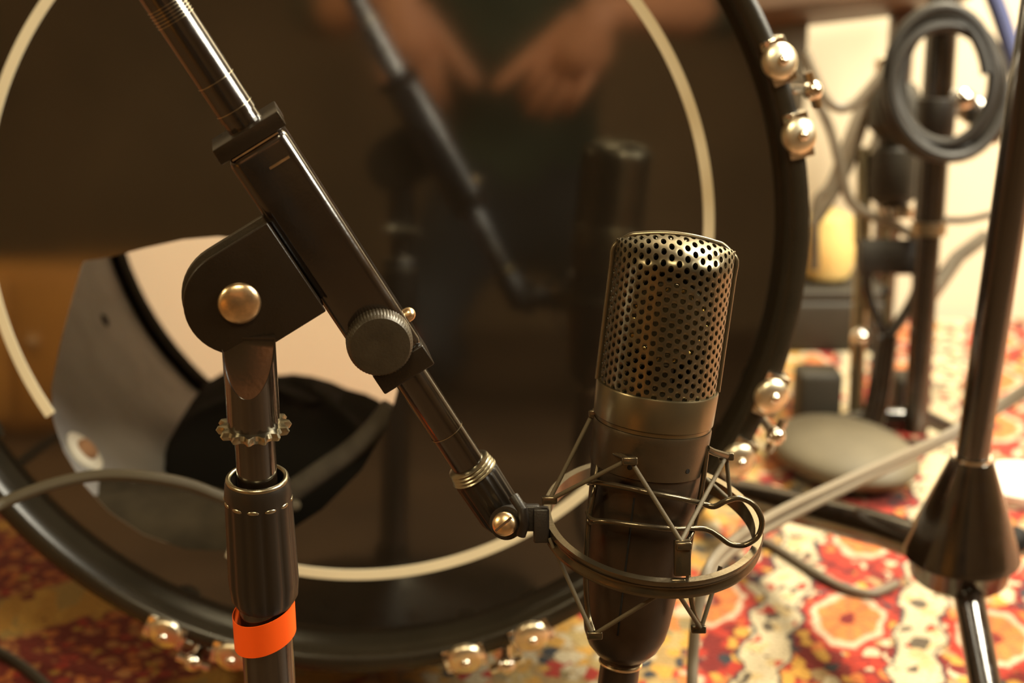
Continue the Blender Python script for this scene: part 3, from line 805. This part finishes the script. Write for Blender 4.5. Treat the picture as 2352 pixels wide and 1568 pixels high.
MB().box(sc_ + scn * .0026, (R_ + U_ * .85).normalized(), (U_ - R_ * .85).normalized(), scn, PX(24, .668), .0005, .0006).build('screw_slot', M['wood_dark'], scr)
MB().tube([at(1166, 1150, .70), at(1236, 1200, .68)], .004, 12).build('swivel_arm', M['black_plastic'], mount)

# ------------------------------------------------------------------ cable in front of the drum, cables on the carpet
def cable(pts, r, m, label, name='cable', sp=8, cat='cable', group=None):
    o = MB().tube(spline(pts, sp), r, 10).build(name, M[m])
    rebase(o, min(pts, key=lambda p: p.z))
    return tag(o, label, cat, group)
cable([floor_at(-640, 1500, .004), floor_at(-480, 1440, .006), at(-150, 1235, .86), at(0, 1158, .87), at(110, 1115, .878), at(220, 1092, .885), at(330, 1094, .89), at(430, 1112, .90), at(520, 1145, .91), at(600, 1165, .93), at(680, 1160, .97)],
      .0035, 'cable_mid', 'grey cable arching across the port hole of the bass drum from the left edge')
cable([floor_at(-260, 1380, .004), floor_at(-60, 1470, .004), floor_at(50, 1530, .004), floor_at(140, 1610, .004), floor_at(260, 1720, .004)], .0042, 'cable_dark',
      'dark cable lying on the carpet in the lower left corner')
for k in range(2):
    cable([at(2440, 830 + 20 * k, 1.2), at(2290, 930 + 14 * k, 1.2), at(2160, 1005 + 12 * k, 1.18), at(2050, 1055 + 14 * k, 1.13), at(1900, 1122 + 20 * k, 1.07), at(1780, 1180 + 24 * k, 1.0), at(1690, 1236 + 22 * k, .93), at(1630, 1300 + 20 * k, .88),
           at(1603, 1400, .87 + .012 * k), at(1592, 1500, .87 + .012 * k), at(1588, 1640, .87 + .012 * k), floor_at(1586, 1790, .004) + Y0 * .02 * k],
          .0033, 'cable', ['upper of the two grey cables sagging behind the shock mount', 'lower of the two grey cables sagging behind the shock mount'][k], group='paired sagging cables')
cable([floor_at(1700, 1215, .004), floor_at(1780, 1255, .004), floor_at(1860, 1305, .004), floor_at(1930, 1345, .004), floor_at(2000, 1362, .004), floor_at(2060, 1340, .004)], .0035, 'cable',
      'pale cable lying on the carpet to the left of the right stand')

# ------------------------------------------------------------------ tripod stand at the right
TD = .98
ht = at(2233, 1052, TD); tdv = (at(2389, 0, .86) - ht).normalized()
ts = thing('tripod_stand', 'dark brown tripod stand at the right edge with a tapered hub and a chrome-lit leg', 'stand', Vector((ht.x, ht.y, 0)))
MB().tube([ht - tdv * .01, ht + tdv * .75], PX(38, TD), 32).build('pole', M['tube_metal'], ts)
hb = at(2200, 1330, TD + .03); hd = (hb - ht); HL = hd.length
MB().lathe(ht, hd, [(0, PX(38, TD)), (0, PX(48, TD)), (.003, PX(52, TD)), (HL * .72, PX(132, TD)), (HL * .78, PX(136, TD)), (HL * .79, PX(122, TD)), (HL * .96, PX(112, TD)), (HL, PX(98, TD))], 9 * 8, ).build('hub', M['tube_metal'], ts, bevel=0)
MB().lathe(ht, hd, [(-.002, PX(36, TD)), (-.002, PX(44, TD)), (.002, PX(46, TD)), (.002, PX(36, TD))], 40, closed=True).build('hub_collar', M['chrome'], ts)
for nm, pts in (('front', [at(2215, 1310, 1.0), at(2262, 1568, .93), at(2310, 1800, .875)]), ('left', [at(2130, 1250, 1.02), at(2040, 1220, 1.05), at(1640, 1118, 1.30)])):
    P = list(pts)
    e = P[-1]; d_ = (P[-1] - P[-2]).normalized()
    if d_.z < 0: P[-1] = P[-2] + d_ * ((P[-2].z - .012) / -d_.z)
    lg = MB().tube(P, PX(34, 1.0) if nm == 'front' else .0125, 24).build('leg', M['tube_metal'], ts)
    MB().ball(P[-1], .012, n=16).build('rubber_foot', M['black_plastic'], lg)
for s in (1,):
    P = [at(2330, 1240, 1.02), at(2420, 1262, 1.06), at(2700, 1330, 1.15)]
    d_ = (P[-1] - P[-2]).normalized()
    if d_.z < -.02: P[-1] = P[-2] + d_ * min(.5, (P[-2].z - .012) / -d_.z)
    lg = MB().tube(P, .0095, 24).build('leg', M['tube_metal'], ts)
    MB().ball(P[-1], .012, n=16).build('rubber_foot', M['black_plastic'], lg)

# ------------------------------------------------------------------ hardware in the far right background
g0 = floor_at(2100, 1015); 
bs = thing('black_upright_stand', 'dark brown upright stand with a coiled cable on it, behind the tripod stand', 'stand', g0)
b_top = at(2172, -60, 1.42); b_lo = g0 + Z0 * .01
bdv = (b_top - b_lo).normalized(); BL = (b_top - b_lo).length
def bp(py):
    lo, hi = 0, BL
    for _ in range(40):
        m_ = (lo + hi) / 2; p = b_lo + bdv * m_; yy = H / 2 - (p - CAM).dot(U_) / depth(p) * FPX
        if yy > py: lo = m_
        else: hi = m_
    return b_lo + bdv * lo
MB().tube([b_lo, bp(520)], PX(29, 1.45), 20).build('lower_pole', M['tube_metal'], bs)
MB().tube([bp(530), bp(-60)], PX(36, 1.42), 20).build('upper_pole', M['tube_metal'], bs)
MB().lathe(bp(540), bdv, [(0, .0), (0, PX(40, 1.45)), (.012, PX(42, 1.45)), (.014, 0)], 24).build('clutch_collar', M['steel'], bs)
MB().lathe(bp(350), bdv, [(0, 0), (0, PX(42, 1.43)), (.05, PX(46, 1.43)), (.052, 0)], 24).build('clamp_block', M['black_plastic'], bs, bevel=.002)
wl = bp(232) + R_ * PX(50, 1.43)
wing = MB().ball(wl + R_ * .004, .012, .007, .012)
wing.box(wl + R_ * .022 - U_ * .016, (R_ * .8 - U_ * .6), (U_ * .8 + R_ * .6), F_, .026, .013, .004)
wing.build('wing_screw', M['chrome'], bs, bevel=.002)
MB().box(at(2075, 640, 1.47), (R_ * .7 + U_ * .7), (U_ * .7 - R_ * .7), F_, .001, .001, .001).bm.free()
for pts in ([bp(700), at(2200, 590, 1.55), at(2260, 545, 1.6)], [b_lo + Z0 * .02, floor_at(2190, 990, .01)]):
    MB().tube(pts, .008, 12).build('brace', M['tube_metal'], bs)
# coiled cable hanging on it
mb = MB(); P = []
for k in range(5 * 36):
    t = 2 * pi * k / 36; w_ = k / 180
    P.append(at(2186 + (122 + 15 * sin(w_ * 17)) * cos(t) - 26 * w_, 192 + (152 + 14 * cos(w_ * 13)) * sin(t) + 14 * sin(w_ * 9), 1.375 - .014 * sin(w_ * 14)))
o = mb.tube(P, .0055, 10).build('coiled_cable', M['cable_dark']); rebase(o, at(2178, 350, 1.38))
tag(o, 'coil of black cable hung over the upright stand in the background', 'cable')
# second hardware stand: hi-hat pedal frame
g1 = floor_at(2010, 985)
hs = thing('pedal_stand', 'chrome and black pedal stand with a V-shaped fork, left of the upright stand', 'stand', g1)
for nm, pts, r, m_ in (('side_rod', [at(1985, 340, 1.52), at(1982, 560, 1.52), at(1972, 760, 1.52), floor_at(1965, 960, .01)], .0075, 'steel'),
                       ('centre_rod', [at(2036, 500, 1.5), at(2036, 760, 1.5), at(2022, 880, 1.5)], .0035, 'steel'),
                       ('fork_arm', [at(1990, 620, 1.5), at(1992, 668, 1.5), at(2008, 720, 1.5), at(2036, 775, 1.5)], .006, 'tube_metal'),
                       ('fork_arm', [at(2108, 620, 1.5), at(2106, 668, 1.5), at(2080, 720, 1.5), at(2038, 775, 1.5)], .006, 'tube_metal'),
                       ('fork_tail', [at(2037, 770, 1.5), at(2020, 900, 1.5), floor_at(2000, 985, .01)], .012, 'tube_metal'),
                       ('foot_bar', [floor_at(1880, 985, .012), floor_at(2000, 962, .012), floor_at(2110, 960, .012)], .011, 'tube_metal')):
    MB().tube(spline(pts, 5), r, 14).build(nm, M[m_], hs)
MB().box(at(2048, 590, 1.5), R_, U_, F_, .033, .0175, .012).build('bracket_block', M['black_plastic'], hs, bevel=.003)
MB().ball(at(2036, 668, 1.49), .0045, n=14).build('fork_bolt', M['black_plastic'], hs)
MB().ball(at(1976, 772, 1.49), .0095, .0095, .0085, n=20).build('ball_nut', M['chrome'], hs)
MB().ball(at(2030, 150, 1.5), .010, n=16).build('ball_nut', M['chrome'], hs)
MB().lathe(at(2060, 505, 1.5), U_, [(0, 0), (0, .016), (.01, .018), (.016, .01), (.016, 0)], 24).build('cap_nut', M['chrome'], hs)
MB().tube([at(2036, 510, 1.5), at(2075, 60, 1.5)], .0055, 12).build('upper_rod', M['steel'], hs)
mb = MB().lathe(at(2048, 470, 1.5), at(2062, 190, 1.5) - at(2048, 470, 1.5), [(0, 0), (0, .014), (.006, .022), (.025, .024), (.05, .0225), (.058, .015), (.065, .016), (.075, .026), (.1, .0275), (.118, .018), (.12, 0)], 28)
mb.build('spring_housing', M['case'], hs)
# rubber foot blocks
for px_, py_, s_ in ((1872, 950, 1), (2085, 935, .8)):
    p = floor_at(px_, py_ + 25, .0)
    o = MB().box(p + Z0 * .03 * s_, R_, Y0, Z0, .022 * s_, .02, .03 * s_).build('rubber_block', M['case'], bevel=.006, seg=3)
    rebase(o, p); tag(o, 'dark rubber block on the carpet, beside the bass drum hoop' if s_ == 1 else 'small dark rubber block on the carpet at the foot of the upright stand', 'block')
# grey padded disc on the carpet
p = floor_at(1935, 1085)
o = MB().ball(p + Z0 * .0215, .062, .085, .021, 36, axes=((R_ * .95 + Y0 * .3).normalized(), (Y0 * .95 - R_ * .3).normalized(), Z0)).build('foot_pad', M['pad'])
rebase(o, p); tag(o, 'grey rounded rubber pad lying on the carpet between the drum and the tripod stand', 'pad')
# dark case and yellow rounded thing behind the drum edge
p = floor_at(1895, 812)
cs = thing('equipment_case', 'low dark equipment case on the carpet beyond the right edge of the bass drum', 'case', p)
MB().box(p + Z0 * .03 + Y0 * .06, X0, Y0, Z0, .075, .055, .03).build('case_body', M['case'], cs, bevel=.006, seg=3)
MB().box(p + Z0 * .066 + Y0 * .06, X0, Y0, Z0, .072, .052, .007).build('case_lid', M['case'], cs, bevel=.004, seg=3)
lobe_obj = MB().lathe(p + Z0 * .074 + Y0 * .06 + X0 * .008, Z0, [(0, 0), (0, .020), (.006, .028), (.03, .034), (.055, .034), (.075, .027), (.083, .012), (.084, 0)], 36).build('yellow_lobe', M['yellow'])
rebase(lobe_obj, p + Z0 * .074 + Y0 * .06 + X0 * .008); tag(lobe_obj, 'bright yellow rounded jar standing on the dark equipment case', 'lobe')
# bench with a dark top crossing the top of the frame in front of the wall
bt_ = thing('bench', 'dark wooden bench whose edge crosses the top right behind the drum', 'bench', (.42, 1.72, 0))
e0, e1 = at(1740, 30, 1.68), at(2110, -12, 1.68)
ed = (e1 - e0).normalized()
MB().box((e0 + e1) / 2 + U_ * .012, ed, U_, F_, (e1 - e0).length / 2 + .06, .022, .06).build('bench_top', M['wood_dark'], bt_, bevel=.003)
for px_, wdt in ((1800, .03), (2085, .012)):
    q = at(px_, 20, 1.70); MB().box(Vector((q.x, q.y + .02, q.z / 2)), X0, Y0, Z0, wdt, .015, q.z / 2).build('bench_leg', M['pad'] if px_ < 1900 else M['wood_dark'], bt_, bevel=.002)
# loose cables in the background
bgc = [([(1850, 120), (1900, 230), (1960, 240), (2040, 150), (2110, 60)], 'loose cable draped from the drum edge up to the coil'),
       ([(1850, 180), (1905, 290), (1930, 380), (1960, 470), (2060, 520), (2140, 560)], 'loose cable crossing downward beside the pedal stand'),
       ([(2120, 40), (2060, 110), (2020, 180), (1985, 280), (1950, 380), (1900, 470), (1865, 520)], 'loose cable slanting from the coil down to the drum edge'),
       ([(2100, 80), (2040, 190), (2020, 300), (1990, 380), (1975, 470), (1972, 560)], 'loose cable hanging beside the spring housing of the pedal stand'),
       ([(1870, 620), (1875, 470), (1910, 420), (1955, 300), (1990, 210)], 'loose cable rising from behind the yellow jar')]
for k, (pts, lb) in enumerate(bgc):
    cable([at(x_, y_, 1.46 + .03 * k) for x_, y_ in pts], .0052, 'cable', lb, name='loose_cable', group='loose cables behind the drum')
cable([at(2262, -60, 1.5), at(2300, 40, 1.5), at(2335, 150, 1.5), at(2400, 330, 1.5)], .009, 'cable_blue', 'blue cable at the top right corner beside the tripod stand', name='blue_cable')
cable([at(2150, 505, 1.52), at(2220, 505, 1.54), at(2290, 490, 1.56), at(2420, 470, 1.6)], .0035, 'cable_dark', 'thin dark cable running level behind the tripod pole', name='loose_cable')
p = floor_at(2345, 1130)
o = MB().lathe(p, Z0, [(0, 0), (0, .04), (.004, .042), (.012, .042), (.016, .036), (.016, 0)], 40).build('floor_disc', M['paper']); rebase(o, p)
tag(o, 'pale round disc on the carpet at the right edge behind the tripod hub', 'disc')

# ------------------------------------------------------------------ behind the camera: what the glossy head reflects
def mirror_pt(px, py, extra):
    hpt = on_plane(px, py, DC, DA); r = ray(px, py).normalized(); rr = r - 2 * r.dot(DA) * DA
    return hpt + rr * extra

# unseen wooden cabinet, added for the orange reflection in the drumhead
cb = thing('reflection_cabinet', 'unseen cabinet added for the orange reflection at the left of the drumhead', 'cabinet', (-.74, -.35, 0))
MB().box(Vector((-.74, -.35, .115)), X0, Y0, Z0, .24, .15, .115).build('cabinet_body', M['wood'], cb, bevel=.004)
for k in (-1, 1):
    d_ = MB().box(Vector((-.74 + .117 * k, -.192, .115)), X0, Y0, Z0, .112, .008, .098).build('door', M['wood'], cb, bevel=.003)
    MB().ball(Vector((-.74 + .03 * k, -.178, .13)), .008, n=14).build('door_knob', M['copper'], d_)

# the photographer kneeling behind the camera, seen only as a dim reflection in the drumhead
person = thing('person', 'person kneeling in a dark green shirt, hands held low, mirrored dimly in the drumhead', 'person', (-.05, -.6, 0))
def skin_mesh(verts, edges, root, sub=2):
    me = bpy.data.meshes.new('body'); me.from_pydata([Vector(v[:3]) - org(person) for v in verts], edges, [])
    o = bpy.data.objects.new('body', me); COL.objects.link(o); bpy.context.view_layer.objects.active = o
    md = o.modifiers.new('skin', 'SKIN'); md.use_smooth_shade = True
    sv = me.skin_vertices[0].data
    for i, v in enumerate(verts):
        rr = v[3]; sv[i].radius = (rr, rr if len(v) < 5 else v[4]); sv[i].use_root = (i == root)
    o.modifiers.new('sub', 'SUBSURF').levels = sub
    dg = bpy.context.evaluated_depsgraph_get(); m2 = bpy.data.meshes.new_from_object(o.evaluated_get(dg))
    bpy.data.objects.remove(o); return m2
LW, RW = Vector((-.19, -.06, .585)), Vector((.065, -.065, .565))
V = [(-.06, -.72, .30, .125, .11), (-.06, -.70, .42, .135, .10), (-.06, -.66, .58, .15, .11), (-.06, -.60, .74, .165, .11), (-.06, -.57, .84, .09, .08), (-.06, -.545, .90, .052, .052), (-.06, -.53, .98, .07, .08), (-.06, -.525, 1.06, .075, .088), (-.06, -.53, 1.12, .05, .06),
     (-.24, -.57, .79, .06), (-.36, -.42, .60, .045), (-.275, -.22, .585, .036), (LW.x, LW.y, LW.z, .026, .02),
     (.12, -.57, .79, .06), (.26, -.42, .60, .045), (.16, -.22, .58, .036), (RW.x, RW.y, RW.z, .026, .02),
     (-.16, -.70, .27, .085), (-.22, -.36, .10, .06), (-.20, -.62, .055, .05), (-.19, -.86, .05, .035), (-.19, -.97, .03, .028),
     (.04, -.70, .27, .085), (.12, -.36, .10, .06), (.10, -.62, .055, .05), (.09, -.86, .05, .035), (.09, -.97, .03, .028)]
Ed = [(0, 1), (1, 2), (2, 3), (3, 4), (4, 5), (5, 6), (6, 7), (7, 8), (3, 9), (9, 10), (10, 11), (11, 12), (3, 13), (13, 14), (14, 15), (15, 16),
      (0, 17), (17, 18), (18, 19), (19, 20), (20, 21), (0, 22), (22, 23), (23, 24), (24, 25), (25, 26)]
bme = skin_mesh(V, Ed, 0)
bm = bmesh.new(); bm.from_mesh(bme)
O = org(person)
for f in bm.faces:
    c_ = f.calc_center_median() + O; f.smooth = True
    arm = c_.y > -.26 and c_.z > .45
    f.material_index = 0 if (arm or c_.z > .885) else (2 if c_.z < .36 else 1)
hb_ = MB()
def fing(pts, r0, r1):
    P = spline(pts, 4); n_ = len(P)
    hb_.tube(P, [r0 + (r1 - r0) * i / (n_ - 1) for i in range(n_)], 12); hb_.ball(P[-1], r1 * 1.0, n=10)
for Wp, tip, th in ((LW, Vector((-.16, -.075, .405)), Vector((-.095, -.065, .475))), (RW, Vector((-.035, -.08, .395)), Vector((-.065, -.065, .47)))):
    dn = (tip - Wp).normalized(); tow = (th - Wp); tow = (tow - dn * tow.dot(dn)).normalized(); bk_ = dn.cross(tow).normalized()
    if bk_.y < 0: bk_ = -bk_
    L = .088
    hb_.tube([Wp - dn * .012, Wp + dn * .02, Wp + dn * .06, Wp + dn * (L + .002)], [.022, .027, .030, .022], 16)
    hb_.ball(Wp + dn * .055, .040, .016, .045, 18, axes=(tow, bk_, dn))
    for k, (off, ln) in enumerate(((.030, .070), (.011, .080), (-.009, .074), (-.028, .058))):
        b0 = Wp + dn * (L - .012) + tow * off
        fing([b0, b0 + dn * ln * .45 + bk_ * .003, b0 + dn * ln * .78 - bk_ * .006, b0 + dn * ln * .98 - bk_ * .018], .0098, .0072)
    t0_ = Wp + dn * .025 + tow * .022
    fing([t0_, t0_.lerp(th, .4) - bk_ * .004, t0_.lerp(th, .75), th], .0125, .0085)
for v in hb_.bm.verts: v.co -= O
tmp = bpy.data.meshes.new('t'); hb_.bm.to_mesh(tmp); hb_.bm.free(); n0 = len(bm.faces)
bm.from_mesh(tmp)
for f in bm.faces: f.smooth = True
bm.faces.ensure_lookup_table()
for f in bm.faces[n0:]: f.material_index = 0
bm.to_mesh(bme); bm.free(); bme.name = 'body'
for m_ in (M['skin'], M['shirt'], M['trousers']): bme.materials.append(m_)
bo = bpy.data.objects.new('body', bme); COL.objects.link(bo); bo.parent = person
hd_ = Vector((-.06, -.527, 1.06))
MB().ball(hd_ + Vector((0, -.02, .035)), .088, .095, .075, 24).build('hair', M['hair'], person)
fc = MB(); fc.ball(hd_ + Vector((0, .088, -.012)), .010, .014, .018, 12); fc.ball(hd_ + Vector((-.078, 0, -.01)), .008, .014, .024, 12); fc.ball(hd_ + Vector((.078, 0, -.01)), .008, .014, .024, 12)
fc.build('nose_and_ears', M['skin'], person)
for k in (-1, 1): MB().ball(hd_ + Vector((.03 * k, .078, .012)), .011, n=14).build('eye', M['paper'], person)
MB().ball(hd_ + Vector((0, .078, -.045)), .022, .006, .006, 12).build('mouth', M['copper'], person)
